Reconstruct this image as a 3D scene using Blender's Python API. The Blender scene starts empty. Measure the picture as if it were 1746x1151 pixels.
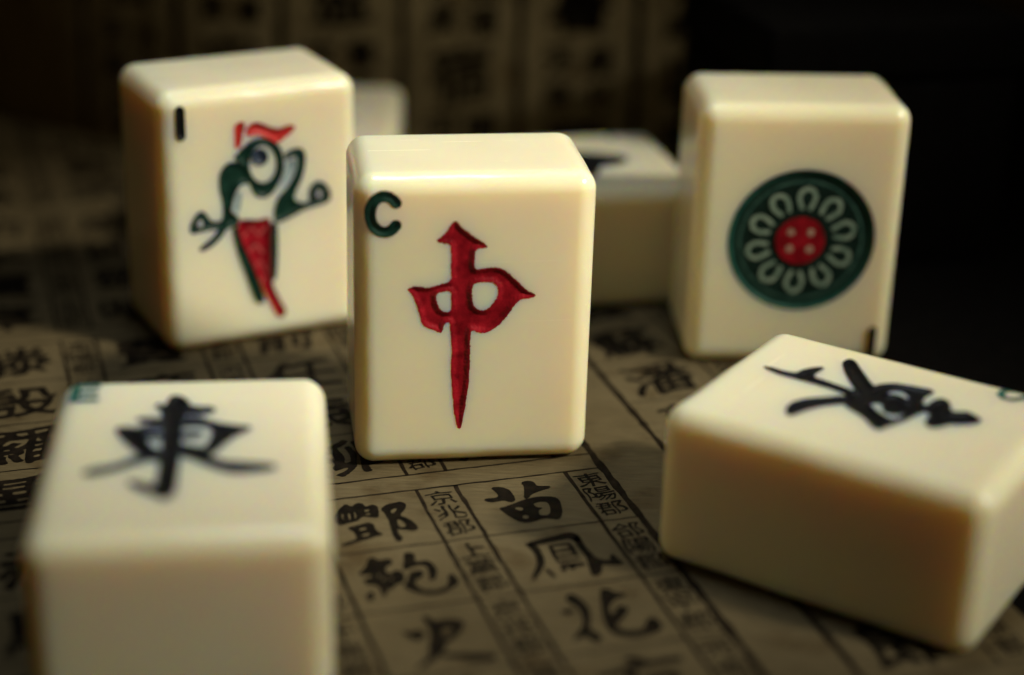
import bpy, math, random
import numpy as np
from mathutils import Matrix, Vector

# ------------------------------------------------------------------ camera, world, lights, exposure
MM = 0.001
scene = bpy.context.scene
COL = scene.collection
CAM_O = np.array([0.0, 0.0, 93.167])
CAM_R = np.array([[0.99958113, 0.01123319, 0.02667182],      # right
                  [0.02894081, -0.38798093, -0.92121291],      # down
                  [0.00000000, 0.92159894, -0.38814351]])     # forward
F_PX = 3140.66 / 1746.0                                      # focal length in image widths
cam = bpy.data.cameras.new("camera")
cam_o = bpy.data.objects.new("camera", cam)
COL.objects.link(cam_o)
cam.sensor_width = 36.0
cam.lens = 36.0 * F_PX
cam.clip_start = 0.005
cam.clip_end = 10.0
r_, d_, f_ = (Vector(v) for v in CAM_R)
m = Matrix((r_, -d_, -f_)).transposed().to_4x4()
m.translation = Vector(CAM_O * MM)
cam_o.matrix_world = m
cam.dof.use_dof = True
cam.dof.focus_distance = 0.2025
cam.dof.aperture_fstop = 8.3
cam.dof.aperture_blades = 0
scene.camera = cam_o

world = bpy.data.worlds.new("World")
scene.world = world
world.use_nodes = True
bg = world.node_tree.nodes["Background"]
bg.inputs[0].default_value = (1.0, 0.64, 0.17, 1)
bg.inputs[1].default_value = 0.02


def lamp(name, kind, loc, target, energy, color, **kw):
    l = bpy.data.lights.new(name, kind)
    l.energy = energy
    l.color = color
    for k, v in kw.items():
        setattr(l, k, v)
    o = bpy.data.objects.new(name, l)
    COL.objects.link(o)
    o.location = Vector(loc) * MM
    o.rotation_euler = (Vector(target) * MM - o.location).to_track_quat('-Z', 'Y').to_euler()
    return o


# one soft directional lamp from the upper right, in front of the tiles
lamp("key_lamp", 'SPOT', (544, -12, 540), (-13, 198, 16), 48.0, (1.0, 0.935, 0.77),
     spot_size=math.radians(11.3), spot_blend=1.0, shadow_soft_size=0.06)
# a weaker overhead softbox: the sheen along the upper front edges
lamp("overhead_softbox", 'SPOT', (-6, 210, 520), (-10, 186, 16), 5.2, (0.86, 0.95, 1.0),
     spot_size=math.radians(18), spot_blend=1.0, shadow_soft_size=0.055)

scene.view_settings.view_transform = 'Standard'
scene.view_settings.look = 'None'
scene.view_settings.exposure = 0.0
scene.view_settings.gamma = 1.0
scene.view_settings.use_curve_mapping = False
scene.render.engine = 'CYCLES'
scene.cycles.use_denoising = True
scene.cycles.max_bounces = 10

random.seed(11)
RNG = np.random.default_rng(5)

# ------------------------------------------------------------------ outlines of the painted marks and brush glyphs, in mm on their own face
MARKS={
 'C':{
  'zhong':([(-2.42,28.97),(-1.64,28.07),(-0.44,27.05),(1.21,25.94),(1.01,25.69),(-0.08,25.61),(-0.16,24.83),(-0.24,23.46),(0.24,23.23),(1.33,23.49),(2.35,23.47),(3.21,23.08),(4.27,22.0),(5.51,20.76),(6.7,20.07),(5.88,19.8),(4.92,19.75),(4.18,18.89),(3.35,17.62),(2.51,16.65),(1.49,15.94),(0.63,15.82),(-0.24,16.21),(-0.48,16.22),(-0.51,13.84),(-0.51,11.96),(-0.55,10.44),(-0.7,8.93),(-0.91,7.21),(-1.17,5.49),(-1.36,4.53),(-1.61,4.34),(-1.94,5.32),(-2.17,6.68),(-2.34,8.61),(-2.5,10.13),(-2.59,12.03),(-2.48,13.9),(-2.64,15.77),(-2.8,17.33),(-3.35,17.09),(-3.61,15.95),(-4.02,16.11),(-4.71,16.5),(-5.47,16.75),(-5.88,17.35),(-6.09,18.46),(-6.44,19.56),(-6.96,20.67),(-7.47,21.23),(-6.46,21.56),(-5.1,21.27),(-3.74,21.67),(-2.66,22.01),(-2.75,23.45),(-2.7,24.89),(-2.79,26.14),(-3.46,26.26),(-4.48,26.64),(-3.81,26.98),(-3.15,27.75)],[[(-4.31,20.6),(-3.56,20.83),(-2.65,20.81),(-2.63,19.46),(-2.68,18.43),(-3.54,18.45),(-4.12,19.13)],[(-0.4,21.04),(-0.17,21.68),(0.85,21.8),(1.88,21.7),(2.41,21.14),(2.43,20.23),(1.93,19.32),(1.26,18.54),(0.4,18.56),(-0.36,19.21)]]),
  'cline':([(-8.62,28.43),(-8.93,28.05),(-9.3,27.8),(-9.71,27.69),(-10.12,27.73),(-10.52,27.92),(-10.87,28.24),(-11.13,28.67),(-11.3,29.18),(-11.35,29.72),(-11.29,30.26),(-11.12,30.75),(-10.86,31.17),(-10.52,31.47),(-10.12,31.64),(-9.71,31.66),(-9.3,31.54),(-8.93,31.27),(-8.63,30.89)],[]),
  'speck':([(11.55,22.65)],[]),
 },
 'B':{
  'crest1':([(-3.06,29.12),(-2.45,29.24),(-2.22,28.9),(-2.54,28.11),(-2.91,26.24),(-3.4,26.17),(-3.28,27.71),(-3.37,28.68)],[]),
  'crest2':([(-1.87,28.27),(-1.25,28.86),(-0.51,28.95),(0.45,28.48),(1.42,27.94),(2.41,27.78),(3.41,28.14),(4.35,27.99),(3.89,27.49),(3.14,26.97),(2.38,26.45),(1.88,26.27),(1.39,26.74),(0.42,27.28),(-0.55,27.68),(-1.29,27.6),(-1.78,27.54)],[]),
  'head':([(-3.69,24.89),(-2.81,25.62),(-1.8,26.58),(-0.57,26.97),(0.66,26.82),(1.87,26.15),(2.59,24.97),(2.8,23.36),(2.52,21.92),(1.86,20.65),(0.96,19.54),(-0.04,19.25),(-1.03,19.68),(-1.61,20.98),(-1.94,22.25),(-2.02,23.47),(-2.86,24.18)],[[(1.91,23.42),(1.74,22.47),(1.31,21.69),(0.68,21.22),(-0.04,21.12),(-0.76,21.41),(-1.35,22.03),(-1.73,22.9),(-1.84,23.89),(-1.67,24.83),(-1.24,25.59),(-0.62,26.06),(0.1,26.17),(0.81,25.89),(1.4,25.27),(1.79,24.41)]]),
  'pupil':([(0.74,24.47),(0.58,23.95),(0.17,23.61),(-0.37,23.53),(-0.91,23.74),(-1.29,24.18),(-1.42,24.73),(-1.26,25.24),(-0.85,25.58),(-0.31,25.66),(0.22,25.45),(0.61,25.02)],[]),
  'wing1':([(-5.19,23.63),(-4.56,24.27),(-3.34,24.31),(-2.13,23.85),(-1.69,22.21),(-1.84,21.38),(-2.7,21.49),(-3.33,20.96),(-3.99,19.58),(-4.41,17.92),(-3.33,17.28),(-3.36,16.29),(-4.85,16.0),(-5.49,15.1),(-6.64,14.03),(-8.13,13.38),(-8.6,13.7),(-7.85,14.21),(-6.6,15.02),(-5.83,16.02),(-6.81,16.04),(-8.27,16.0),(-9.49,15.8),(-9.64,16.69),(-8.91,18.05),(-8.16,18.68),(-7.46,18.09),(-7.01,17.05),(-5.43,16.83),(-5.22,18.03),(-5.33,19.76),(-5.65,21.02),(-5.63,22.72)],[[(-7.79,16.91),(-7.95,16.52),(-8.3,16.4),(-8.63,16.62),(-8.76,17.05),(-8.6,17.44),(-8.25,17.57),(-7.92,17.35)]]),
  'stripe1':([(-3.21,20.7),(-2.69,20.14),(-3.31,17.64),(-4.24,18.02),(-3.87,19.56)],[]),
  'wing2':([(2.96,24.56),(4.09,25.15),(5.1,25.08),(5.71,24.35),(5.55,22.52),(5.02,20.86),(4.23,19.48),(3.96,18.52),(4.96,17.88),(6.23,17.83),(6.05,19.23),(6.53,20.17),(7.43,20.55),(8.44,19.92),(9.07,18.58),(8.8,17.61),(7.25,17.32),(5.45,17.06),(3.66,16.31),(2.12,15.77),(1.37,16.0),(1.41,17.61),(1.95,19.03),(2.98,19.89),(4.01,21.24),(4.68,22.88),(4.58,24.12),(3.82,24.21),(3.06,23.81)],[[(7.94,18.73),(7.8,18.33),(7.47,18.2),(7.15,18.41),(7.02,18.86),(7.16,19.26),(7.49,19.4),(7.81,19.18)]]),
  'stripe2':([(3.01,23.58),(3.94,23.95),(4.36,23.61),(4.34,22.68),(3.77,21.52),(2.74,20.41),(2.1,20.2),(2.77,21.89)],[]),
  'tail':([(-3.59,16.82),(-2.35,16.84),(-0.87,16.49),(0.89,16.69),(0.88,14.44),(0.77,11.93),(0.7,9.39),(0.91,7.57),(1.88,5.34),(2.74,3.64),(2.34,2.92),(1.56,2.92),(0.59,5.03),(-0.37,7.25),(-1.32,9.7),(-2.25,12.13),(-3.18,14.27)],[]),
  'tailL':([(-4.1,16.15),(-3.57,15.82),(-3.14,14.01),(-2.26,11.88),(-1.45,9.47),(-0.87,7.59),(-0.35,6.09),(-0.43,5.33),(-1.19,5.45),(-1.77,6.97),(-2.46,9.37),(-3.26,11.77),(-3.8,14.11)],[]),
  'tailR':([(0.91,15.69),(1.62,15.84),(1.6,13.07),(1.49,10.55),(1.28,8.28),(0.78,8.36),(0.76,11.68)],[]),
  'one':([(-10.31,31.54),(-10.31,28.46)],[]),
 },
 'O':{
  'center':([(0.55,16.69)],[]),
  'ring':([(-8.75,16.61),(9.6,16.77),(-0.26,25.82),(1.38,7.37)],[]),
  'one':([(10.61,4.9),(10.6,1.34)],[]),
 },
 'E':{
  'trunk':([(-1.81,28.51),(-1.17,28.47),(-0.31,26.87),(-0.73,24.91),(-0.93,21.36),(-0.75,16.8),(-0.82,14.61),(-0.8,10.9),(-0.84,8.34),(-1.35,7.24),(-1.97,7.91),(-2.11,9.18),(-1.95,11.49),(-1.91,14.68),(-1.91,16.87),(-2.05,21.43),(-2.39,25.0),(-2.58,26.23),(-1.98,26.81)],[]),
  'bar':([(-3.26,26.82),(-2.31,25.91),(-0.29,26.25),(1.02,25.72),(1.91,25.82),(2.13,24.9),(1.07,24.5),(-0.33,24.58),(-2.24,24.69)],[]),
  'boxl':([(-6.53,21.54),(-5.81,21.79),(-4.39,21.13),(-4.16,19.53),(-3.53,17.53),(-2.51,16.63),(-0.63,17.91),(0.62,17.28),(1.86,16.92),(2.27,15.79),(0.69,15.89),(-0.54,16.24),(-1.85,15.77),(-1.91,14.68),(-2.89,15.01),(-3.93,16.17),(-5.03,18.03),(-5.9,19.78)],[]),
  'boxr':([(2.03,22.51),(2.92,22.01),(4.2,21.5),(5.84,21.11),(4.48,19.88),(3.53,18.51),(2.83,17.14),(2.38,16.06),(1.98,16.92),(2.41,18.86),(2.6,20.28),(2.32,21.46),(1.04,22.06),(-0.58,21.78),(-4.39,21.13),(-4.44,21.86),(-0.62,22.66),(0.88,22.87)],[]),
  'midbar':([(-4.7,23.79),(-2.42,23.36),(-0.29,23.68),(1.37,23.29),(1.39,22.69),(-0.88,22.82),(-4.4,23.03)],[]),
  'midbar2':([(-4.47,20.41),(-1.99,20.26),(1.11,20.37),(1.14,19.51),(-1.93,19.26),(-4.16,19.53)],[]),
  'na':([(-0.69,16.8),(0.66,16.44),(1.92,15.26),(3.17,14.1),(4.99,13.72),(7.53,13.29),(8.13,12.72),(6.82,12.27),(4.43,12.02),(2.97,13.04),(1.35,14.48),(0.22,15.5),(-0.64,15.69)],[]),
  'pie':([(-2.94,15.83),(-4.13,15.63),(-5.02,14.73),(-6.38,13.74),(-8.0,13.31),(-8.75,12.57),(-7.91,12.38),(-6.09,13.19),(-4.74,14.18),(-3.59,14.78)],[]),
  'hook':([(-4.61,10.75),(-3.75,10.18),(-2.78,9.73),(-1.99,9.17),(-2.04,8.16),(-3.07,8.86),(-4.2,9.95)],[]),
  'idx':([(-11.67,31.91),(-9.05,31.77),(-8.94,27.66),(-11.37,27.8)],[]),
 },
 'N':{
  'hook':([(-1.71,3.84),(-1.98,4.87),(-1.85,6.35),(-2.26,7.57),(-3.29,7.62),(-4.53,8.28),(-5.35,9.04),(-4.36,9.06),(-3.0,8.89),(-2.32,9.29),(-2.19,10.74),(-1.9,12.59),(-1.67,13.89),(-0.16,14.38),(-0.73,12.94),(-0.94,11.31),(-1.05,9.53),(-0.98,7.82),(-1.0,5.88)],[]),
  'dotL':([(-7.71,10.19),(-8.95,10.34),(-8.79,10.95),(-6.91,12.46),(-4.53,14.52),(-3.46,15.66),(-1.3,15.9),(-1.34,14.71),(-3.11,13.26),(-5.28,11.61)],[]),
  'dotR':([(7.63,11.21),(6.4,10.46),(4.78,10.2),(3.18,10.81),(1.8,12.04),(0.23,13.54),(-0.73,15.14),(0.76,15.62),(1.6,14.48),(3.07,13.12),(4.68,12.18),(6.42,11.65)],[]),
  'box':([(-1.58,13.76),(-3.26,15.06),(-4.84,15.58),(-5.89,16.67),(-6.31,18.19),(-6.53,19.45),(-6.6,20.5),(-5.73,20.59),(-4.53,20.24),(-2.6,20.76),(-1.44,21.63),(-0.28,21.28),(1.3,20.94),(3.05,20.37),(4.26,19.9),(5.33,19.63),(4.99,18.92),(3.7,17.71),(2.9,16.38),(2.19,14.91),(0.56,14.02)],[[(-3.32,16.73),(-4.43,17.27),(-4.56,18.4),(-3.59,19.29),(-2.6,19.52),(-3.29,18.58),(-3.35,17.72),(-2.97,17.21)],[(0.37,16.45),(-0.45,16.93),(-0.57,17.71),(0.98,18.37),(1.3,19.15),(0.65,20.03),(-0.58,20.18),(0.71,20.54),(2.11,20.14),(2.41,19.45),(1.45,17.74)]]),
  'top':([(-2.91,20.55),(-2.67,21.47),(-4.57,21.54),(-5.4,22.04),(-4.66,22.9),(-2.93,23.64),(-3.14,24.53),(-3.78,25.1),(-3.37,26.05),(-2.7,26.94),(-1.64,26.69),(-0.55,25.51),(-0.17,24.7),(1.06,24.22),(1.87,23.42),(0.87,22.71),(-1.21,22.53),(-1.34,21.51)],[]),
  'idx':([(-9.94,26.25),(-11.36,26.57),(-11.37,27.54),(-10.32,28.65)],[]),
 },
 'K':{
  'char':([(-4.96,16.38),(-0.16,19.33),(2.22,18.56),(4.47,17.24),(4.51,14.46),(2.49,12.18),(0.21,12.38),(-1.6,8.55),(-3.33,6.11),(-5.31,6.29)],[]),
  'idx':([(5.15,27.96),(9.9,27.57)],[]),
 },
 'T':{
  'mark':([(6.95,13.01),(8.66,13.11)],[]),
 },
}
GLYPHS={
 '苗':[([(53.82,170.51),(54.79,170.41),(55.53,169.62),(55.62,168.1),(55.47,166.96),(54.92,166.75),(54.41,167.38),(53.85,167.38),(52.98,167.25),(52.3,167.78),(52.49,168.17),(53.5,168.06),(54.15,168.33),(54.09,169.54)],[]),([(57.4,170.8),(58.14,171.07),(58.71,170.61),(58.7,169.7),(59.31,169.39),(60.13,169.27),(60.08,168.89),(59.21,168.66),(58.07,168.21),(57.54,167.9),(56.84,167.04),(56.62,167.25),(57.22,168.88),(57.46,169.87)],[]),([(53.23,165.79),(53.95,165.89),(55.24,166.43),(56.53,166.97),(58.03,167.24),(59.36,166.98),(60.05,166.5),(60.12,165.45),(59.68,163.53),(58.95,162.01),(58.43,161.72),(58.14,162.08),(57.29,162.44),(56.35,162.12),(55.17,161.87),(54.49,162.33),(53.98,163.31),(53.54,164.56)],[[(54.81,165.52),(55.76,165.42),(55.73,164.71),(55.24,164.69),(54.94,165.06)],[(57.01,165.83),(58.22,166.1),(58.78,165.66),(58.63,164.38),(58.13,163.08),(57.46,162.97),(56.99,163.23),(57.17,164.19),(57.9,164.72),(57.26,164.89)],[(55.16,163.57),(55.71,163.57),(55.84,163.1),(55.46,162.78),(55.1,162.96)]])],
 '鳳':[([(53.53,157.63),(54.11,157.75),(54.52,157.37),(54.69,156.26),(54.58,154.7),(54.31,153.47),(53.67,152.35),(52.73,151.08),(52.1,150.37),(52.23,150.96),(53.07,152.51),(53.7,153.63),(53.93,155.14),(53.91,156.73)],[]),([(53.86,157.82),(55.6,158.17),(57.35,158.53),(58.69,158.86),(59.28,158.57),(59.52,157.69),(59.38,156.91),(58.79,156.79),(58.43,157.7),(57.01,157.53),(55.27,157.18),(54.19,157.19)],[]),([(59.02,157.82),(59.49,157.42),(59.37,156.1),(59.46,154.47),(59.65,153.1),(60.33,152.4),(61.07,152.21),(61.3,153.19),(61.63,153.37),(61.77,152.28),(62.11,151.41),(61.49,151.19),(60.27,151.51),(59.83,151.76),(59.32,150.35),(58.5,149.55),(58.18,150.14),(58.52,151.84),(58.87,153.57),(58.77,155.18),(58.71,156.54)],[]),([(54.03,152.64),(54.4,151.78),(54.57,150.34),(54.17,150.7)],[]),([(55.79,156.72),(58.08,156.71),(58.06,156.44),(55.77,156.45)],[]),([(55.78,156.5),(56.09,156.42),(55.81,153.6),(55.56,153.66)],[]),([(57.81,156.51),(58.19,156.41),(58.1,154.04),(57.81,153.98)],[]),([(55.74,155.58),(57.89,155.55),(57.84,155.22),(55.72,155.24)],[]),([(55.66,154.55),(57.8,154.51),(57.77,154.18),(55.64,154.21)],[]),([(55.62,153.64),(58.05,153.53),(58.07,153.21),(55.59,153.26)],[]),([(55.63,152.87),(58.13,152.59),(58.24,152.17),(57.59,151.83),(55.77,152.31)],[]),([(55.57,152.11),(56.09,152.1),(55.97,151.36),(55.57,151.34)],[]),([(56.5,152.12),(57.02,152.11),(56.98,151.61),(56.47,151.48)],[])],
 '酆':[([(40.99,168.69),(41.76,169.55),(42.83,169.8),(43.6,169.87),(43.92,169.12),(43.51,168.03),(42.61,166.95),(43.36,165.98),(43.85,164.56),(43.83,163.54),(43.25,163.19),(42.62,163.61),(41.85,163.94),(41.65,164.11),(41.58,162.87),(41.8,162.31),(41.45,161.41),(41.0,161.53),(40.89,162.55),(41.14,165.01),(41.3,166.55),(41.22,167.84)],[[(41.84,168.07),(42.67,168.65),(42.76,168.28),(41.94,167.26)],[(42.14,166.29),(42.65,165.64),(42.84,164.44),(42.18,164.28),(41.94,164.8)]]),([(35.7,167.97),(36.89,170.02),(37.7,170.87),(38.12,169.96),(38.94,170.81),(39.47,170.41),(39.53,169.6),(40.38,170.04),(40.88,169.51),(40.69,168.24),(40.4,167.01),(39.7,167.19),(38.83,167.68),(38.14,166.82),(37.1,166.58),(36.3,166.28),(35.9,166.64)],[[(36.68,168.5),(37.02,168.93),(36.81,167.43),(36.61,167.35)],[(37.4,168.7),(37.7,168.76),(37.5,167.25),(37.26,167.18)],[(38.1,168.91),(38.36,168.98),(38.16,167.33),(37.93,167.26)],[(39.26,169.0),(39.91,169.1),(39.81,168.6),(39.19,168.42)],[(39.18,168.11),(39.82,168.2),(39.77,167.9),(39.17,167.8)],[(36.23,167.58),(36.3,166.79),(36.16,166.7)]]),([(36.71,165.66),(37.8,165.89),(39.12,166.31),(39.58,165.67),(39.41,164.45),(40.09,163.26),(39.21,163.12),(38.02,162.68),(36.87,162.37),(35.69,161.94),(35.24,162.06),(35.57,162.46),(36.75,162.89),(37.14,163.04),(37.24,164.51),(36.89,165.11)],[[(37.75,165.14),(38.63,165.29),(38.72,164.88),(37.87,164.6)],[(37.81,163.86),(38.7,164.0),(38.64,163.52),(37.82,163.36)]])],
 '鮑':[([(35.6,156.0),(36.76,157.37),(37.37,158.92),(37.97,158.89),(38.18,158.22),(38.95,158.38),(39.67,158.07),(39.38,157.17),(38.53,156.66),(38.42,155.73),(38.93,155.36),(39.32,155.97),(39.95,155.57),(40.12,154.8),(39.61,153.28),(38.99,153.21),(38.43,152.89),(38.38,152.21),(37.99,152.54),(37.66,152.17),(37.28,151.12),(37.0,151.42),(37.1,152.78),(36.81,153.55),(36.03,153.76),(35.85,154.51),(36.12,155.15),(36.57,155.03),(37.01,155.39),(36.62,155.73),(36.0,155.65)],[[(37.41,155.52),(37.69,155.68),(37.64,154.98),(37.38,154.93)],[(37.69,154.73),(38.06,154.75),(38.06,154.28),(37.7,154.26)],[(38.48,154.52),(38.79,154.56),(38.74,154.1),(38.43,154.06)]]),([(35.46,151.83),(36.22,152.55),(36.23,151.63),(35.8,150.83),(35.47,150.92)],[]),([(41.05,158.94),(41.81,158.99),(42.03,158.19),(41.56,157.08),(42.13,156.93),(43.02,157.06),(43.43,155.85),(43.23,154.22),(42.67,153.06),(42.25,153.29),(42.67,154.84),(42.63,156.06),(41.83,156.28),(41.03,156.0),(40.46,155.67),(40.18,155.99),(40.76,157.29)],[]),([(40.68,155.13),(41.82,155.31),(41.99,154.55),(41.41,153.75),(40.79,153.67),(40.61,152.54),(41.05,151.5),(42.11,150.98),(43.12,151.18),(43.92,151.9),(44.24,153.47),(44.71,153.83),(44.9,152.35),(44.71,151.69),(43.96,151.19),(42.94,150.53),(41.71,150.4),(40.66,150.91),(39.83,151.82),(39.44,152.62),(40.17,153.6)],[])],
 '史':[([(37.29,144.7),(37.99,144.3),(38.95,144.47),(39.22,143.75),(38.8,143.02),(38.27,142.73),(37.73,143.3),(37.35,144.04)],[]),([(39.76,147.08),(40.3,146.5),(40.62,145.54),(41.6,145.71),(42.69,145.42),(43.33,144.81),(43.1,144.0),(42.16,142.75),(41.24,141.94),(40.71,141.66),(40.49,140.88),(39.75,139.84),(38.6,138.92),(37.36,138.05),(36.8,138.0),(38.03,139.28),(38.75,140.31),(39.01,141.7),(39.54,142.82),(39.86,144.44),(39.76,145.77)],[[(40.94,144.15),(41.8,144.35),(42.01,143.86),(41.09,142.61),(40.77,142.7)]]),([(39.8,140.03),(41.27,139.63),(42.85,139.21),(44.4,138.69),(44.67,138.1),(43.87,137.7),(42.2,138.16),(40.9,139.12),(39.85,139.4)],[])],
 '花':[([(54.16,146.66),(55.04,147.01),(55.51,145.73),(55.75,144.24),(55.16,142.16),(54.39,140.44),(54.89,139.77),(55.17,138.89),(54.55,137.99),(54.1,138.38),(53.91,139.49),(52.92,139.22),(52.31,138.72),(53.05,139.99),(53.94,140.84),(54.7,142.56),(54.78,144.5),(54.21,145.5)],[]),([(52.85,144.17),(53.85,144.46),(54.23,143.8),(53.22,143.51)],[]),([(58.01,147.09),(58.76,147.04),(59.08,146.22),(60.11,145.66),(59.77,145.17),(58.83,145.13),(58.12,144.46),(57.37,143.24),(57.27,142.15),(58.34,142.98),(58.25,143.57),(58.9,143.68),(59.45,143.11),(58.74,142.03),(57.81,141.17),(57.12,140.53),(57.25,139.68),(58.2,139.02),(59.57,139.06),(60.52,140.72),(61.22,140.95),(61.4,139.11),(60.83,138.45),(59.32,138.04),(57.83,138.04),(56.75,138.73),(56.16,139.97),(56.44,141.54),(57.0,143.91),(57.5,145.49)],[])],
}

# ------------------------------------------------------------------ materials
def new_mat(name):
    mt = bpy.data.materials.new(name)
    mt.use_nodes = True
    nt = mt.node_tree
    return mt, nt, nt.nodes["Principled BSDF"]


def tex_noise(nt, scale, detail=4.0, rough=0.55, vec=None):
    n = nt.nodes.new("ShaderNodeTexNoise")
    n.inputs["Scale"].default_value = scale
    n.inputs["Detail"].default_value = detail
    n.inputs["Roughness"].default_value = rough
    if vec is not None:
        nt.links.new(vec, n.inputs["Vector"])
    return n


def ramp(nt, src, stops):
    r = nt.nodes.new("ShaderNodeValToRGB")
    el = r.color_ramp.elements
    while len(el) < len(stops):
        el.new(0.5)
    for e, (p, c) in zip(el, stops):
        e.position = p
        e.color = (*c, 1) if len(c) == 3 else c
    nt.links.new(src, r.inputs[0])
    return r


def obj_coords(nt):
    return nt.nodes.new("ShaderNodeTexCoord").outputs["Object"]


def mat_ivory():
    mt, nt, b = new_mat("ivory_resin")
    co = obj_coords(nt)
    oi = nt.nodes.new("ShaderNodeObjectInfo")
    n1 = tex_noise(nt, 55, 3, .5, co)
    c1 = ramp(nt, n1.outputs["Fac"], [(0.30, (0.86, 0.785, 0.565)), (0.72, (0.90, 0.84, 0.645))])
    c = nt.nodes.new("ShaderNodeMix"); c.data_type = 'RGBA'          # some tiles have yellowed more than others
    sc = nt.nodes.new("ShaderNodeMath"); sc.operation = 'MULTIPLY'; sc.inputs[1].default_value = 0.35
    nt.links.new(oi.outputs["Random"], sc.inputs[0])
    nt.links.new(sc.outputs[0], c.inputs["Factor"])
    nt.links.new(c1.outputs[0], c.inputs["A"])
    c.inputs["B"].default_value = (0.86, 0.76, 0.47, 1)
    # sparse tiny dark specks trapped in the resin
    v = nt.nodes.new("ShaderNodeTexVoronoi")
    v.inputs["Scale"].default_value = 190
    nt.links.new(co, v.inputs["Vector"])
    sp = ramp(nt, v.outputs["Distance"], [(0.018, (1, 1, 1)), (0.03, (0, 0, 0))])
    n3 = tex_noise(nt, 90, 1, .5, co)
    gate = ramp(nt, n3.outputs["Fac"], [(0.66, (0, 0, 0)), (0.70, (1, 1, 1))])
    mul = nt.nodes.new("ShaderNodeMath"); mul.operation = 'MULTIPLY'
    nt.links.new(sp.outputs[0], mul.inputs[0]); nt.links.new(gate.outputs[0], mul.inputs[1])
    mix = nt.nodes.new("ShaderNodeMix"); mix.data_type = 'RGBA'
    nt.links.new(mul.outputs[0], mix.inputs["Factor"])
    nt.links.new(c.outputs["Result"], mix.inputs["A"])
    mix.inputs["B"].default_value = (0.22, 0.15, 0.07, 1)
    nt.links.new(mix.outputs["Result"], b.inputs["Base Color"])
    b.inputs["Subsurface Weight"].default_value = 1.0
    b.inputs["Subsurface Radius"].default_value = (1.0, 0.60, 0.09)
    b.inputs["Subsurface Scale"].default_value = 0.0045
    # handling: dull smudges and fine hairline scratches in the polish
    n2 = tex_noise(nt, 120, 5, .65, co)
    rr = ramp(nt, n2.outputs["Fac"], [(0.35, (0.19,) * 3), (0.68, (0.27,) * 3)])
    mp = nt.nodes.new("ShaderNodeMapping")
    mp.inputs["Rotation"].default_value = (0.5, 0.9, 0.7)
    mp.inputs["Scale"].default_value = (1.0, 34.0, 34.0)
    nt.links.new(co, mp.inputs["Vector"])
    scr = tex_noise(nt, 60, 2, .5, mp.outputs[0])
    sr = ramp(nt, scr.outputs["Fac"], [(0.69, (0, 0, 0)), (0.74, (0.12,) * 3)])
    ad = nt.nodes.new("ShaderNodeMath"); ad.operation = 'ADD'
    nt.links.new(rr.outputs[0], ad.inputs[0]); nt.links.new(sr.outputs[0], ad.inputs[1])
    nt.links.new(ad.outputs[0], b.inputs["Roughness"])
    bu = nt.nodes.new("ShaderNodeBump")
    bu.inputs["Strength"].default_value = 0.03
    bu.inputs["Distance"].default_value = 0.00005
    n4 = tex_noise(nt, 420, 4, .6, co)
    nt.links.new(n4.outputs["Fac"], bu.inputs["Height"])
    nt.links.new(bu.outputs[0], b.inputs["Normal"])
    return mt


def mat_paint(name, dark, light, rough=0.32, scale=900, patch=None):
    mt, nt, b = new_mat(name)
    co = obj_coords(nt)
    n = tex_noise(nt, scale, 5, .65, co)
    c = ramp(nt, n.outputs["Fac"], [(0.35, dark), (0.68, light)])
    nt.links.new(c.outputs[0], b.inputs["Base Color"])
    r = ramp(nt, n.outputs["Fac"], [(0.3, (rough,) * 3), (0.7, (rough + .22,) * 3)])
    nt.links.new(r.outputs[0], b.inputs["Roughness"])
    b.inputs["Specular IOR Level"].default_value = 0.2
    bu = nt.nodes.new("ShaderNodeBump")
    bu.inputs["Strength"].default_value = 0.5
    bu.inputs["Distance"].default_value = 0.00012
    n2 = tex_noise(nt, scale * 1.8, 4, .6, co)
    nt.links.new(n2.outputs["Fac"], bu.inputs["Height"])
    nt.links.new(bu.outputs[0], b.inputs["Normal"])
    return mt


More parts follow.
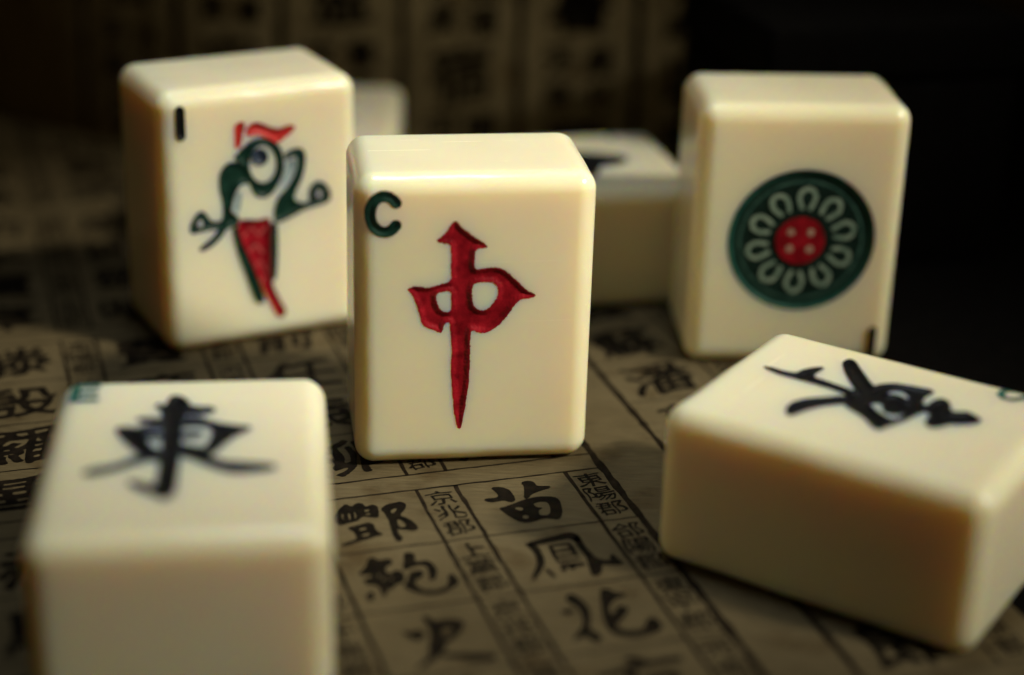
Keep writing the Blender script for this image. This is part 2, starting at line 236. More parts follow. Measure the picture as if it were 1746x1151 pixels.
def mat_paper(name, c0, c1, c2):
    mt, nt, b = new_mat(name)
    co = obj_coords(nt)
    n1 = tex_noise(nt, 28, 6, .6, co)
    base = ramp(nt, n1.outputs["Fac"], [(0.28, c0), (0.5, c1), (0.75, c2)])
    mp = nt.nodes.new("ShaderNodeMapping")
    mp.inputs["Scale"].default_value = (1.0, 7.0, 1.0)
    mp.inputs["Rotation"].default_value = (0, 0, 0.33)
    nt.links.new(co, mp.inputs["Vector"])
    fib = tex_noise(nt, 320, 5, .7, mp.outputs[0])
    spots = tex_noise(nt, 150, 3, .5, co)
    sp = ramp(nt, spots.outputs["Fac"], [(0.56, (1, 1, 1)), (0.72, (0.55, 0.46, 0.34))])
    fr = ramp(nt, fib.outputs["Fac"], [(0.3, (0.66, 0.64, 0.60)), (0.7, (1.12, 1.11, 1.08))])
    m1 = nt.nodes.new("ShaderNodeMix"); m1.data_type = 'RGBA'; m1.blend_type = 'MULTIPLY'
    m1.inputs["Factor"].default_value = 1.0
    nt.links.new(base.outputs[0], m1.inputs["A"]); nt.links.new(fr.outputs[0], m1.inputs["B"])
    m2 = nt.nodes.new("ShaderNodeMix"); m2.data_type = 'RGBA'; m2.blend_type = 'MULTIPLY'
    m2.inputs["Factor"].default_value = 0.8
    nt.links.new(m1.outputs["Result"], m2.inputs["A"]); nt.links.new(sp.outputs[0], m2.inputs["B"])
    nt.links.new(m2.outputs["Result"], b.inputs["Base Color"])
    b.inputs["Roughness"].default_value = 0.72
    b.inputs["Specular IOR Level"].default_value = 0.12
    bu = nt.nodes.new("ShaderNodeBump")
    bu.inputs["Strength"].default_value = 0.55
    bu.inputs["Distance"].default_value = 0.00025
    nt.links.new(fib.outputs["Fac"], bu.inputs["Height"])
    bw = nt.nodes.new("ShaderNodeBump")
    bw.inputs["Strength"].default_value = 0.5
    bw.inputs["Distance"].default_value = 0.005
    n5 = tex_noise(nt, 34, 2, .5, co)
    nt.links.new(n5.outputs["Fac"], bw.inputs["Height"])
    nt.links.new(bw.outputs[0], bu.inputs["Normal"])
    nt.links.new(bu.outputs[0], b.inputs["Normal"])
    return mt


def mat_ink(name, col, thin):
    mt, nt, b = new_mat(name)
    co = obj_coords(nt)
    n = tex_noise(nt, 700, 5, .7, co)
    c = ramp(nt, n.outputs["Fac"], [(0.40, col), (0.72, thin)])
    nt.links.new(c.outputs[0], b.inputs["Base Color"])
    b.inputs["Roughness"].default_value = 0.7
    b.inputs["Specular IOR Level"].default_value = 0.04
    return mt


def mat_table():
    mt, nt, b = new_mat("black_cloth")
    co = obj_coords(nt)
    n = tex_noise(nt, 500, 4, .6, co)
    c = ramp(nt, n.outputs["Fac"], [(0.3, (0.0015, 0.0013, 0.001)), (0.7, (0.004, 0.0035, 0.003))])
    nt.links.new(c.outputs[0], b.inputs["Base Color"])
    b.inputs["Roughness"].default_value = 0.9
    b.inputs["Specular IOR Level"].default_value = 0.05
    return mt


IVORY = mat_ivory()
RED = mat_paint("red_paint", (0.14, 0.002, 0.006), (0.36, 0.006, 0.016), .34, 520)
CREST_RED = mat_paint("crest_red_paint", (0.36, 0.012, 0.012), (0.55, 0.03, 0.025), .35)
GREEN = mat_paint("green_black_paint", (0.002, 0.014, 0.010), (0.008, 0.045, 0.030), .35)
TEAL = mat_paint("green_index_paint", (0.012, 0.085, 0.062), (0.03, 0.15, 0.11), .4)
BLACK = mat_paint("black_paint", (0.002, 0.002, 0.003), (0.010, 0.011, 0.013), .32)
PALE = mat_paint("pale_blue_paint", (0.24, 0.33, 0.35), (0.42, 0.50, 0.50), .45)
NAVY = mat_paint("navy_paint", (0.006, 0.010, 0.022), (0.05, 0.07, 0.11), .35)
PETAL = mat_paint("pale_green_paint", (0.13, 0.22, 0.17), (0.32, 0.40, 0.31), .45)
RINGC = mat_paint("ring_green_paint", (0.006, 0.045, 0.034), (0.018, 0.085, 0.062), .4)
DISC = mat_paint("disc_dark_green_paint", (0.0012, 0.008, 0.006), (0.004, 0.022, 0.016), .45)
DOTC = mat_paint("pale_pink_paint", (0.30, 0.17, 0.12), (0.5, 0.36, 0.27), .45)
HATCH = mat_paint("light_red_paint", (0.30, 0.03, 0.035), (0.46, 0.10, 0.09), .4)
RINGL = mat_paint("ring_line_paint", (0.02, 0.07, 0.055), (0.06, 0.14, 0.11), .45)
FAINT = mat_paint("faded_grey_paint", (0.42, 0.40, 0.36), (0.6, 0.56, 0.47), .5)
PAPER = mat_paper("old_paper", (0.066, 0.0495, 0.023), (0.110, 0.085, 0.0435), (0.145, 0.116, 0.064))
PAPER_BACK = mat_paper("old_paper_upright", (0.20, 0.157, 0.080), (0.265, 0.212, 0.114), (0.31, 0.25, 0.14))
INK = mat_ink("printing_ink", (0.004, 0.003, 0.002), (0.014, 0.010, 0.006))
LINE = mat_ink("ruling_ink", (0.006, 0.004, 0.0025), (0.024, 0.017, 0.009))
TABLE = mat_table()


# ------------------------------------------------------------------ mesh helpers
def make_obj(name, verts, faces, mat, parent=None, smooth=True):
    me = bpy.data.meshes.new(name)
    v = np.asarray(verts, dtype=float) * MM
    me.from_pydata(v.tolist(), [], faces)
    me.materials.append(mat)
    if smooth:
        me.polygons.foreach_set("use_smooth", [True] * len(me.polygons))
    me.update()
    o = bpy.data.objects.new(name, me)
    COL.objects.link(o)
    if parent is not None:
        o.parent = parent
    return o


def chaikin(pts, n=2, q=0.22):
    p = np.asarray(pts, float)
    for _ in range(n):
        nx = np.roll(p, -1, axis=0)
        a = p * (1 - q) + nx * q
        b = p * q + nx * (1 - q)
        p = np.stack([a, b], 1).reshape(-1, 2)
    return p


def seg_dist(P, A, B):
    out = np.full(len(P), 1e9)
    for a, b in zip(A, B):
        ab = b - a
        t = np.clip(((P - a) @ ab) / max(ab @ ab, 1e-12), 0, 1)
        d = P - a - t[:, None] * ab
        out = np.minimum(out, np.einsum('ij,ij->i', d, d))
    return np.sqrt(out)


def poly_inside(P, poly):
    x, y = P[:, 0], P[:, 1]
    ins = np.zeros(len(P), bool)
    x0, y0 = poly[-1]
    for x1, y1 in poly:
        c = (y0 > y) != (y1 > y)
        with np.errstate(divide='ignore', invalid='ignore'):
            xi = (x1 - x0) * (y - y0) / (y1 - y0 + 1e-15) + x0
        ins ^= c & (x < xi)
        x0, y0 = x1, y1
    return ins


class Shape:
    """A painted mark on a flat face, as a signed distance in mm (positive inside)."""

    def __init__(self, polys=None, holes=(), lines=None, width=1.0, rough=0.0, smooth=2, grow=0.0):
        self.loops = [chaikin(p, smooth) for p in (polys or [])]
        self.holes = [chaikin(h, smooth) for h in holes]
        self.lines = [np.asarray(l, float) for l in (lines or [])]
        self.width = width
        self.rough = rough
        self.grow = grow
        pts = np.concatenate(self.loops + self.lines)
        mg = 0.3 + grow + (width / 2 if self.lines else 0)
        self.lo, self.hi = pts.min(0) - mg, pts.max(0) + mg

    def sd(self, P):
        P = np.asarray(P, float)
        out = np.full(len(P), -5.0)
        near = np.all((P > self.lo - .5) & (P < self.hi + .5), axis=1)
        if not near.any():
            return out
        Q = P[near]
        val = np.full(len(Q), -5.0)
        for lp in self.loops:
            d = seg_dist(Q, lp, np.roll(lp, -1, axis=0))
            val = np.maximum(val, np.where(poly_inside(Q, lp), d, -d))
        for ln in self.lines:
            val = np.maximum(val, self.width / 2 - seg_dist(Q, ln[:-1], ln[1:]))
        for h in self.holes:
            d = seg_dist(Q, h, np.roll(h, -1, axis=0))
            val = np.minimum(val, np.where(poly_inside(Q, h), -d, d))
        val = val + self.grow
        if self.rough:
            x, y = Q[:, 0], Q[:, 1]
            val = val + self.rough * (np.sin(7.1 * x + 2.3 * np.sin(5.3 * y)) * np.sin(8.7 * y + 1.9 * np.sin(6.1 * x))
                                      + .6 * np.sin(17 * x + 3 * np.sin(11 * y)) * np.sin(15 * y + 2 * x))
        out[near] = val
        return out


def contour_mesh(shape, step):
    """Marching squares: vertices (x, y) and faces of the region where shape.sd > 0."""
    nx = int(np.ceil((shape.hi[0] - shape.lo[0]) / step)) + 1
    ny = int(np.ceil((shape.hi[1] - shape.lo[1]) / step)) + 1
    xs = shape.lo[0] + np.arange(nx) * step
    ys = shape.lo[1] + np.arange(ny) * step
    X, Y = np.meshgrid(xs, ys, indexing='ij')
    S = shape.sd(np.stack([X.ravel(), Y.ravel()], 1)).reshape(nx, ny)
    S[np.abs(S) < 1e-6] = 1e-6
    ids, verts, faces = {}, [], []

    def corner(i, j):
        k = (i, j)
        if k not in ids:
            ids[k] = len(verts); verts.append((xs[i], ys[j]))
        return ids[k]

    def edge(a, b):
        k = (a, b) if a < b else (b, a)
        if k not in ids:
            (i, j), (p, q) = k
            s0, s1 = S[i, j], S[p, q]
            t = s0 / (s0 - s1)
            ids[k] = len(verts)
            verts.append((xs[i] + t * (xs[p] - xs[i]), ys[j] + t * (ys[q] - ys[j])))
        return ids[k]
    pos = S > 0
    cnt = pos[:-1, :-1].astype(int) + pos[1:, :-1] + pos[:-1, 1:] + pos[1:, 1:]
    for i, j in zip(*np.nonzero(cnt)):
        cs = [(i, j), (i + 1, j), (i + 1, j + 1), (i, j + 1)]
        f = []
        for a, b in zip(cs, cs[1:] + cs[:1]):
            if pos[a]:
                f.append(corner(*a))
            if pos[a] != pos[b]:
                f.append(edge(a, b))
        if len(f) >= 3:
            faces.append(f)
    return np.array(verts), faces


# ------------------------------------------------------------------ tiles
TW, TH, TD, TR = 26.0, 33.74, 17.15, 2.2     # width, height, thickness, edge radius in mm


def face_z(P):
    """Height of the tile's face (0 on the flat, falling away on the rounded edge)."""
    dx = np.maximum(np.abs(P[:, 0]) - (TW / 2 - TR), 0)
    dy = np.maximum(np.abs(P[:, 1] - TH / 2) - (TH / 2 - TR), 0)
    return -TR + np.sqrt(np.maximum(TR * TR - dx * dx - dy * dy, 0))


def groove(sd, depth):
    t = np.clip(sd / 0.75, 0, 1)
    return depth * t * t * (3 - 2 * t)


def rounded_body(shapes, depth, fine):
    hx, hy, hz = TW / 2, TH / 2, TD / 2
    th = np.tan(np.radians(np.linspace(0, 45, 9)))

    def axis(h, step):
        core = h - TR
        n = max(2, int(round(2 * core / step)))
        return np.concatenate([-(core + TR * th[:0:-1]), np.linspace(-core, core, n + 1), core + TR * th[1:]])
    ax = [axis(hx, fine), axis(hy, fine), axis(hz, 2.0)]
    H = (hx, hy, hz)
    V, Fc, base = [], [], 0
    for k in range(3):
        i, j = (k + 1) % 3, (k + 2) % 3
        for s in (-1, 1):
            A, B = np.meshgrid(ax[i], ax[j], indexing='ij')
            p = np.zeros((A.size, 3))
            p[:, i], p[:, j], p[:, k] = A.ravel(), B.ravel(), s * H[k]
            na, nb = A.shape
            idx = base + np.arange(A.size).reshape(na, nb)
            q = np.stack([idx[:-1, :-1], idx[1:, :-1], idx[1:, 1:], idx[:-1, 1:]], -1).reshape(-1, 4)
            if s < 0:
                q = q[:, ::-1]
            V.append(p); Fc.append(q); base += A.size
    V, Fc = np.concatenate(V), np.concatenate(Fc)
    key = np.round(V * 1e4).astype(np.int64)
    _, first, inv = np.unique(key, axis=0, return_index=True, return_inverse=True)
    V, Fc = V[first], inv.ravel()[Fc]
    core = np.array(H) - TR
    inner = np.clip(V, -core, core)
    d = V - inner
    front = V[:, 2] > hz - 1e-6
    V = inner + d / np.linalg.norm(d, axis=1)[:, None] * TR
    nrm = d / np.linalg.norm(d, axis=1)[:, None]
    edge_w = np.clip((0.985 - np.abs(nrm).max(1)) / 0.2, 0, 1)
    ph = RNG.uniform(0, 6.28, 6)
    wob = (np.sin(.55 * V[:, 0] + ph[0]) * np.sin(.47 * V[:, 1] + ph[1]) + np.sin(.61 * V[:, 2] + ph[2])
           + .5 * np.sin(1.3 * V[:, 0] + 1.1 * V[:, 1] + ph[3]) * np.sin(1.2 * V[:, 2] + ph[4]))
    V = V + nrm * (0.035 * wob * edge_w)[:, None]
    V[:, 1] += hy
    V[:, 2] -= hz
    if shapes:
        fp = V[front][:, :2]
        sd = np.max([s.sd(fp) for s in shapes], axis=0)
        V[front, 2] -= groove(sd + 0.05, depth)
    return V, Fc.tolist()


def standing(V):
    return np.stack([V[:, 0], -V[:, 2], V[:, 1]], 1)


def lying(V):
    return np.stack([V[:, 0], V[:, 1], V[:, 2] + TD], 1)


def tile(label, pose, x, y, yaw, marks, depth=0.34, fine=0.22, step=0.13, group="ivory mahjong tiles"):
    """marks: list of (part name, shape, material, parent index or None)"""
    root = bpy.data.objects.new("mahjong_tile", None)
    COL.objects.link(root)
    root.empty_display_size = 0.01
    root.location = (x * MM, y * MM, 0.06 * MM)
    root.rotation_euler = (0, 0, yaw)
    root["label"] = label
    root["category"] = "mahjong tile"
    root["group"] = group
    put = standing if pose == 'S' else lying
    shapes = [mk[1] for mk in marks]
    V, Fc = rounded_body(shapes, depth, fine)
    make_obj("body", put(V), Fc, IVORY, root)
    made = []
    for n, (name, sh, mat, par) in enumerate(marks):
        v, f = contour_mesh(sh, step)
        sd = np.max([s.sd(v) for s in shapes], axis=0)
        z = face_z(v) - groove(sd, depth) + 0.035 + 0.012 * n
        o = make_obj(name, put(np.column_stack([v, z])), f, mat, root if par is None else made[par])
        made.append(o)
    return root


def poly(t, n, rough=0.0, smooth=2, grow=0.0):
    p, h = MARKS[t][n]
    return Shape([p], h, rough=rough, smooth=smooth, grow=grow)


def circle(cx, cy, r, n=48, a0=0, a1=2 * math.pi):
    return [(cx + r * math.cos(a), cy + r * math.sin(a)) for a in np.linspace(a0, a1, n, endpoint=(a1 - a0 < 6.28))]


# ------------------------------------------------------------------ setting: black table, printed sheets
def structure(o):
    o["kind"] = "structure"
    return o


def slab(name, corners, z0, z1, mat):
    n = len(corners)
    v = [(x, y, z1) for x, y in corners] + [(x, y, z0) for x, y in corners]
    f = [list(range(n)), list(range(2 * n - 1, n - 1, -1))]
    f += [[i + n, (i + 1) % n + n, (i + 1) % n, i] for i in range(n)]
    return make_obj(name, v, f, mat, smooth=False)


structure(slab("table_top", [(-700, -300), (700, -300), (700, 900), (-700, 900)], -20, -0.35, TABLE))

GA = math.radians(18.1)                      # the sheet lies turned by this angle
GU = np.array([math.cos(GA), math.sin(GA)])
GV = np.array([-math.sin(GA), math.cos(GA)])


def grid_xy(P):
    P = np.asarray(P, float)
    return P[:, :1] * GU + P[:, 1:2] * GV


def wobbly(a, b, n, amp):
    a, b = np.array(a, float), np.array(b, float)
    t = np.linspace(0, 1, n, endpoint=False)[:, None]
    nrm = np.array([-(b - a)[1], (b - a)[0]]); nrm = nrm / np.linalg.norm(nrm)
    ph = RNG.uniform(0, 6, 3)
    w = amp * (np.sin(t * 9 + ph[0]) + .6 * np.sin(t * 23 + ph[1]) + .3 * np.sin(t * 61 + ph[2]))
    return a + t * (b - a) + w * nrm


edge = np.concatenate([wobbly((-120, 55), (96, 55), 20, .4), wobbly((96, 55), (96, 332), 40, .35),
                       wobbly((96, 332), (-120, 332), 20, .4), wobbly((-120, 332), (-120, 55), 20, .4)])
paper = structure(slab("paper_ground", grid_xy(edge).tolist(), -0.25, 0.0, PAPER))


def in_view(xyz, pad=0.12):
    q = CAM_R @ (np.asarray(xyz, float) - CAM_O)
    if q[2] < 20:
        return False
    u, v = F_PX * q[0] / q[2], F_PX * q[1] / q[2]
    return abs(u) < .5 + pad and abs(v) < .33 + pad


def put_print(name, v2, faces, mat, parent, mapper, lift):
    P = mapper(np.asarray(v2, float), lift)
    return make_obj(name, P, faces, mat, parent, smooth=False)


def on_ground(P, lift):
    xy = grid_xy(P)
    return np.column_stack([xy, np.full(len(xy), lift)])


BACK_Y, LEAN, BACK_YAW = 291.0, math.radians(4), math.radians(-1.0)


def on_back(P, lift):
    """(x along the sheet, height up the sheet) -> world; the left end of the sheet bends away"""
    x, s = P[:, 0], P[:, 1]
    lrad, lstart = 105.0, -24.0  # added bend: turns the left end from the key lamp so it darkens
    t = -np.clip((lstart - x) / lrad, 0, 1.2)
    px = np.maximum(x, lstart) + lrad * np.sin(t)
    py = lrad * (1 - np.cos(t))
    lean = s * math.sin(LEAN)
    px = px - np.sin(t) * lift
    py = py - np.cos(t) * lift + lean
    cy, sy = math.cos(BACK_YAW), math.sin(BACK_YAW)
    return np.column_stack([px * cy - py * sy, BACK_Y + px * sy + py * cy, s * math.cos(LEAN)])


def ruled(a, b, width, parent, mapper, lift=0.02, name="ruled_line"):
    a, b = np.array(a, float), np.array(b, float)
    L = np.linalg.norm(b - a)
    n = max(2, int(L / 1.2))
    d = (b - a) / L
    nr = np.array([-d[1], d[0]])
    t = np.linspace(0, 1, n + 1)
    mid = a + t[:, None] * (b - a) + (RNG.normal(0, .035, n + 1))[:, None] * nr
    w = width * (1 + RNG.normal(0, .14, n + 1)) / 2
    v = np.concatenate([mid + nr * w[:, None], mid - nr * w[:, None]])
    f = [[i, i + n + 1, i + n + 2, i + 1] for i in range(n)]
    return put_print(name, v, f, LINE, parent, mapper, lift)


_font_cache = {}


class GlyphShape(Shape):
    """Outline of a printed glyph in a unit box, thickened like a brush stroke."""

    def __init__(self, segs, grow, rough):
        self.A, self.B = segs
        self.grow, self.rough = grow, rough
        pts = np.concatenate([self.A, self.B])
        self.lo, self.hi = pts.min(0) - grow - .02, pts.max(0) + grow + .02

    def sd(self, P):
        d = seg_dist(P, self.A, self.B)
        ins = np.zeros(len(P), bool)
        x, y = P[:, 0], P[:, 1]
        for (x0, y0), (x1, y1) in zip(self.A, self.B):
            if y0 == y1:
                continue
            c = (y0 > y) != (y1 > y)
            ins ^= c & (x < (x1 - x0) * (y - y0) / (y1 - y0) + x0)
        v = np.where(ins, d, -d) + self.grow
        return v + self.rough * np.sin(31 * x + 2 * np.sin(23 * y)) * np.sin(37 * y + 2 * np.sin(19 * x))


def font_glyph(ch, bold):
    k = (ch, bold)
    if k not in _font_cache:
        c = bpy.data.curves.new("glyph", 'FONT')
        c.body = ch
        c.resolution_u = 2
        o = bpy.data.objects.new("glyph", c)
        COL.objects.link(o)
        me = o.to_mesh()
        v = np.array([tuple(p.co)[:2] for p in me.vertices])
        cnt = {}
        for p in me.polygons:
            vs = list(p.vertices)
            for e in zip(vs, vs[1:] + vs[:1]):
                q = (min(e), max(e))
                cnt[q] = cnt.get(q, 0) + 1
        o.to_mesh_clear()
        bpy.data.objects.remove(o)
        bpy.data.curves.remove(c)
        lo, hi = v.min(0), v.max(0)
        v = (v - (lo + hi) / 2) / max(hi - lo)
        rim = np.array([e for e, n in cnt.items() if n == 1])
        _font_cache[k] = contour_mesh(GlyphShape((v[rim[:, 0]], v[rim[:, 1]]), bold, .008), 0.03)
    return _font_cache[k]


def printed_char(ch, cx, cy, sx, sy, parent, mapper, bold=0.012, lift=0.035, slope=0.10):
    v, f = font_glyph(ch, bold)
    x, y = v[:, 0], v[:, 1]
    ph = RNG.uniform(0, 6, 4)
    xx = x + .025 * np.sin(7 * y + ph[0]) + .018 * np.sin(13 * x + ph[1])
    yy = y + slope * x + .025 * np.sin(6 * x + ph[2]) + .018 * np.sin(12 * y + ph[3])
    P = np.column_stack([cx + xx * sx, cy + yy * sy])
    return put_print("printed_character", P, f, INK, parent, mapper, lift)


# the flat sheet: two pages of surnames with the county of each beside it
ROW = 11.8
LOWER = ["苗鳳花方", "酆鮑史唐", "雷賀倪湯", "郝鄔安常", "皮卞齊康", "顧孟平黃"]
UPPER = ["魯韋昌馬", "俞任袁柳", "費廉岑薛", "滕殷羅畢", "樂于時傅", "伍余元卜"]
THIRD = ["孔曹嚴華", "金魏陶姜", "戚謝鄒喻", "柏水竇章", "何呂施張", "朱秦尤許"]
FOURTH = ["熊紀舒屈", "項祝董梁", "杜阮藍閔", "席季麻強", "賈路婁危", "江童顏郭"]
SMALL = {"苗": "東陽郡", "鳳": "郃陽郡", "花": "東平郡", "方": "河南郡", "酆": "京兆郡", "鮑": "上黨郡", "史": "京兆郡", "唐": "晉昌郡",
         "雷": "馮翊郡", "賀": "廣平郡", "倪": "千乘郡", "湯": "中山郡", "滕": "南陽郡", "殷": "汝南郡", "羅": "豫章郡", "畢": "河內郡",
         "俞": "河間郡", "任": "樂安郡", "袁": "汝南郡", "柳": "河東郡", "費": "江夏郡", "廉": "河東郡", "岑": "南陽郡", "薛": "河東郡",
         "魯": "扶風郡", "韋": "京兆郡", "昌": "汝南郡", "馬": "扶風郡"}
REG = [(172.1, LOWER), (222.9, UPPER), (273.7, THIRD), (324.5, FOURTH)]


def cell_column(u_left, u_right, strip, names, top, traced=True):
    for k, ch in enumerate(names):
        cy = top - ROW * (k + .5)
        cm = (u_left + u_right) / 2
        c = grid_xy([(cm, cy)])[0]
        if in_view((c[0], c[1], 0)):
            if ch in GLYPHS and traced:
                for pl, hl in GLYPHS[ch]:
                    sh = Shape([pl], hl, rough=0.04, smooth=1, grow=.02 if hl else .08)
                    v, f = contour_mesh(sh, 0.16)
                    if len(f):
                        put_print("brush_stroke", v, f, INK, paper, on_ground, 0.035)
            else:
                printed_char(ch, cm, cy, 8.8, 8.4, paper, on_ground, 0.02)
        s = SMALL.get(ch, "太原郡")
        c = grid_xy([(strip, cy)])[0]
        if in_view((c[0], c[1], 0)):
            for q, sc in enumerate(s):
                printed_char(sc, strip, cy + (1 - q) * 3.45, 3.25, 3.1, paper, on_ground, 0.008, slope=.06)


CELL_L = [50.2, 34.0, 16.55, -0.3, -17.1, -33.9]
CELL_R = [62.85, 45.75, 29.25, 12.3, -4.5, -21.3]
for top, names in REG:
    bot = top - 4 * ROW
    for j, nm in enumerate(names):
        cell_column(CELL_L[j], CELL_R[j], (CELL_R[j] + (67.1 if j == 0 else CELL_L[j - 1])) / 2, nm, top)
        ruled((CELL_R[j], bot), (CELL_R[j], top), .44, paper, on_ground)
        ruled((CELL_L[j], bot), (CELL_L[j], top), .44, paper, on_ground)
    for k in range(5):
        ruled((-60, top - ROW * k), (67.0, top - ROW * k), .30 if k in (0, 4) else .24, paper, on_ground)
ruled((67.3, 60), (67.3, 326), .9, paper, on_ground, 0.024)
# the facing page beyond the fold
ruled((75.9, 60), (75.9, 326), .8, paper, on_ground, 0.024)
for top, nm in ((172.1, "奚范彭郎"), (222.9, "雲蘇潘葛"), (273.7, "蔣沈韓楊"), (324.5, "趙錢孫李")):
    cell_column(76.2, 89.0, 92.2, nm, top, False)
    ruled((89.6, top - 4 * ROW), (89.6, top), .42, paper, on_ground)
    for k in range(5):
        ruled((76.3, top - ROW * k), (95.5, top - ROW * k), .2, paper, on_ground)

# the sheet standing upright behind the tiles
nb = 110
ex = np.linspace(-150, 44, nb + 1)
top_edge = 78 + .5 * np.sin(ex * .21) + .3 * np.sin(ex * .7)
fr = on_back(np.concatenate([np.column_stack([ex, np.zeros(nb + 1)]), np.column_stack([ex, top_edge])]), 0.0)
bk = on_back(np.concatenate([np.column_stack([ex, np.zeros(nb + 1)]), np.column_stack([ex, top_edge])]), -0.25)
n1, N2 = nb + 1, 2 * (nb + 1)
fcs = [[i, i + 1, i + n1 + 1, i + n1] for i in range(nb)]
fcs += [[N2 + i + n1, N2 + i + n1 + 1, N2 + i + 1, N2 + i] for i in range(nb)]
fcs += [[i + n1, i + n1 + 1, N2 + i + n1 + 1, N2 + i + n1] for i in range(nb)]
fcs += [[0, n1, N2 + n1, N2], [nb, N2 + nb, N2 + nb + n1, nb + n1]]
back = structure(make_obj("paper_backdrop", np.concatenate([fr, bk]), fcs, PAPER_BACK, smooth=True))
BACK_TEXT = ["天地玄黃", "宇宙洪荒", "日月盈昃", "辰宿列張", "寒來暑往", "秋收冬藏", "閏餘成歲"]
lines_x = [-76.4, -57.4, -39.0, -19.2, -0.2, 18.8, 37.8]
for i, lx in enumerate(lines_x):
    ruled((lx, 1), (lx, 76), 2.0 if i == 1 else 1.5, back, on_back, 0.03)
for i, lx in enumerate(lines_x[:-1]):
    cx = lx + 9.7
    for row, z in enumerate((4.6, 16.4, 28.2, 40)):
        ch = BACK_TEXT[i][row]
        if (i + row) % 2 == 0:
            printed_char(ch, cx, z, 9.6, 9.6, back, on_back, 0.03, 0.05)
        else:
            for q, off in enumerate((-3.2, 3.4)):
                printed_char(SMALL[list(SMALL)[(i * 5 + row * 3 + q) % 28]][q], cx + off, z + 2.6, 5.0, 5.0, back, on_back, 0.03, 0.05)
                printed_char(SMALL[list(SMALL)[(i * 7 + row * 3 + q) % 28]][1], cx + off, z - 3.2, 4.6, 4.6, back, on_back, 0.03, 0.05)

# a pale sheet lying far off on the black table
o = slab("paper_sheet", [(113.2, 437), (118.8, 418), (300, 470), (240, 640), (70, 590)], -0.33, -0.1, PAPER)
o["label"] = "pale blank paper sheet on the black table, far upper corner"
o["category"] = "paper"

# a black box standing behind the wheel tile
def bevel_box(name, w, d, z0, z1, inset, mat, parent, seg=4, r=1.2):
    import bmesh
    bm = bmesh.new()
    bmesh.ops.create_cube(bm, size=1.0)
    for v in bm.verts:
        v.co.x = (v.co.x + .5) * (w - 2 * inset) + inset
        v.co.y = (v.co.y + .5) * (d - 2 * inset) + inset
        v.co.z = z0 + (v.co.z + .5) * (z1 - z0)
    bmesh.ops.bevel(bm, geom=bm.edges[:], offset=r, segments=seg, profile=.5, affect='EDGES')
    bm.verts.index_update()
    vs = [tuple(v.co) for v in bm.verts]
    fs = [[v.index for v in f.verts] for f in bm.faces]
    bm.free()
    return make_obj(name, vs, fs, mat, parent)


BOX = bpy.data.objects.new("black_box", None)
COL.objects.link(BOX)
BOX.location = (33.7 * MM, 246.2 * MM, -0.35 * MM)
BOX.rotation_euler = (0, 0, math.radians(16.4))
BOX["label"] = "plain black box in deep shadow behind the wheel tile"
BOX["category"] = "box"
bevel_box("body", 40, 34, 0, 27.6, 0.5, TABLE, BOX)
bevel_box("lid", 40, 34, 28.0, 36.3, 0.0, TABLE, BOX)

# ------------------------------------------------------------------ the tiles
M = MARKS
tile("standing tile with a red sword-like character and a green letter C", 'S', -4.027, 184.297, 0.1491, [
    ("character", poly('C', 'zhong', rough=0.06, smooth=1, grow=.0), RED, None),
    ("index_letter", Shape(lines=[M['C']['cline'][0]], width=1.2, rough=.03), GREEN, None),
], depth=0.24, fine=0.18, step=0.1)

tile("standing tile with a red and green bird and a black number 1", 'S', -31.474, 217.794, 0.4993, [
    ("wing", poly('B', 'wing1', grow=.08), GREEN, None),
    ("wing", poly('B', 'wing2', grow=.08), GREEN, None),
    ("head", poly('B', 'head', grow=.10), GREEN, None),
    ("crest_feather", poly('B', 'crest1', grow=.16), CREST_RED, None),
    ("crest_feather", poly('B', 'crest2', grow=.16), CREST_RED, None),
    ("pupil", poly('B', 'pupil', grow=.1), NAVY, 2),
    ("wing_stripe", poly('B', 'stripe1'), PALE, 0),
    ("wing_stripe", poly('B', 'stripe2'), PALE, 1),
    ("tail_edge", poly('B', 'tailL', grow=.16), GREEN, None),
    ("tail_edge", poly('B', 'tailR', grow=.16), GREEN, None),
    ("tail", poly('B', 'tail', rough=.05, grow=.0), RED, None),
    ("tail_hatching", Shape(lines=[[(-2.6, 14.6), (-1.6, 15.6), (-0.6, 14.4), (0.3, 15.4)], [(-2.0, 12.4), (-1.0, 13.3), (-0.2, 12.0)],
                                  [(-1.2, 10.4), (-0.5, 11.0), (0.1, 9.6)], [(-0.5, 8.2), (0.1, 8.8)]], width=.3, rough=.06), HATCH, 10),
    ("index_number", Shape(lines=[M['B']['one'][0]], width=1.25), BLACK, None),
])

cx, cy, R = 0.5, 16.65, 9.2
ring_marks = [("disc", Shape([circle(cx, cy, R)], rough=.02, smooth=0), DISC, None),
              ("ring", Shape(lines=[circle(cx, cy, R * .955, 64) + [(cx + R * .955, cy)]], width=.75, rough=.03), RINGC, 0),
              ("ring", Shape(lines=[circle(cx, cy, R * .83, 64) + [(cx + R * .83, cy)]], width=.3, rough=.07), RINGL, 0)]
for k in range(10):
    a = math.radians(90 - 4 - 36 * k)
    er, et = np.array([math.cos(a), math.sin(a)]), np.array([-math.sin(a), math.cos(a)])
    c0 = np.array([cx, cy])
    hw = .108 * R
    pts = [c0 + er * .46 * R + et * hw * .55, c0 + er * .56 * R + et * hw * .95, c0 + er * .64 * R + et * hw,
           c0 + er * .70 * R + et * hw * .7, c0 + er * .735 * R, c0 + er * .70 * R - et * hw * .7,
           c0 + er * .64 * R - et * hw, c0 + er * .56 * R - et * hw * .95, c0 + er * .46 * R - et * hw * .55]
    ring_marks.append(("petal", Shape(lines=[pts], width=.55, rough=.07), PETAL, 0))
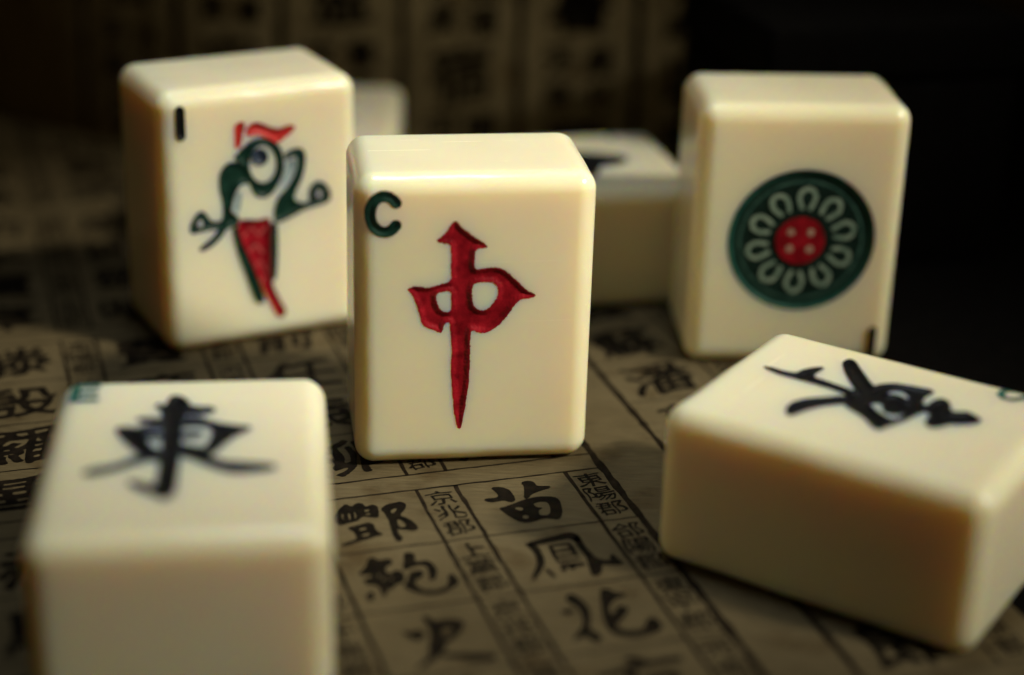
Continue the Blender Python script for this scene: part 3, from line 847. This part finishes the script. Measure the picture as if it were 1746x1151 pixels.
ring_marks.append(("centre", Shape([circle(cx - .1, cy, R * .335)], rough=.05, smooth=0), RED, 0))
nc = len(ring_marks) - 1
for sx in (-1, 1):
    for sy in (-1, 1):
        ring_marks.append(("dot", Shape([circle(cx - .1 + sx * .135 * R, cy + sy * .12 * R, .05 * R, 14)], rough=.07, smooth=0), DOTC, None))
ring_marks.append(("index_number", Shape(lines=[[(10.6, 4.8), (10.6, 1.4)]], width=1.1), BLACK, None))
tile("standing tile with one large green wheel of petals and a red centre", 'S', 34.896, 214.914, 0.0608, ring_marks)

E = 'E'
tile("face-up tile at the front with a black winged character and green letter E", 'L', -27.547, 134.893, 0.1250, [
    ("character", Shape([M[E][n][0] for n in ('trunk', 'bar', 'boxl', 'boxr', 'midbar', 'midbar2', 'na', 'pie', 'hook')], rough=.03, smooth=1, grow=.34), BLACK, None),
    ("index_letter", Shape(lines=[[(-9.3, 31.4), (-11.3, 31.4), (-11.3, 28.2), (-9.2, 28.2)], [(-11.3, 29.8), (-9.4, 29.8)]], width=.85), TEAL, None),
])

N = 'N'
tile("face-up tile turned sideways with a black long-legged character", 'L', 21.806, 175.171, -2.1412, [
    ("character", Shape([M[N][n][0] for n in ('hook', 'dotL', 'dotR', 'box', 'top')], M[N]['box'][1], rough=.03, smooth=1, grow=.16), BLACK, None),
    ("index_letter", Shape(lines=[[(-11.5, 26.9), (-10.9, 26.4), (-9.9, 26.3), (-9.2, 26.9), (-9.3, 27.8), (-10.1, 28.4), (-11.0, 28.8), (-11.5, 29.6), (-11.1, 30.4), (-10.2, 30.8), (-9.2, 30.4)]], width=.7), TEAL, None),
])

tile("face-up tile lying crosswise between the letter C and wheel tiles, its character half hidden", 'L', -10.6, 239.6, math.radians(-76.5), [
    ("character", Shape([[(-3.3, 14), (-3.4, 21.4), (-2.4, 23.8), (-1.0, 26.6), (1.2, 26.6), (3.2, 24), (3.2, 21.8), (7.4, 20.4),
                          (7.0, 17.5), (2.2, 17), (1.4, 7), (-1, 7), (-1.2, 14)]], rough=.05, grow=.0), BLACK, None),
    ("index_letter", Shape(lines=[[(-11.4, 27.0), (-11.4, 31.2)], [(-11.4, 27.2), (-9.6, 27.0)]], width=.85), TEAL, None),
], fine=.3, step=.2)

tile("far face-up tile mostly hidden behind the bird tile", 'L', -29.700, 247.500, 0.0450, [
    ("character", Shape(lines=[[(-4, 24), (5, 23)], [(0, 26), (0.3, 10)], [(-5, 14), (6, 13.4)]], width=1.5, rough=.06), FAINT, None),
], fine=.3, step=.2)
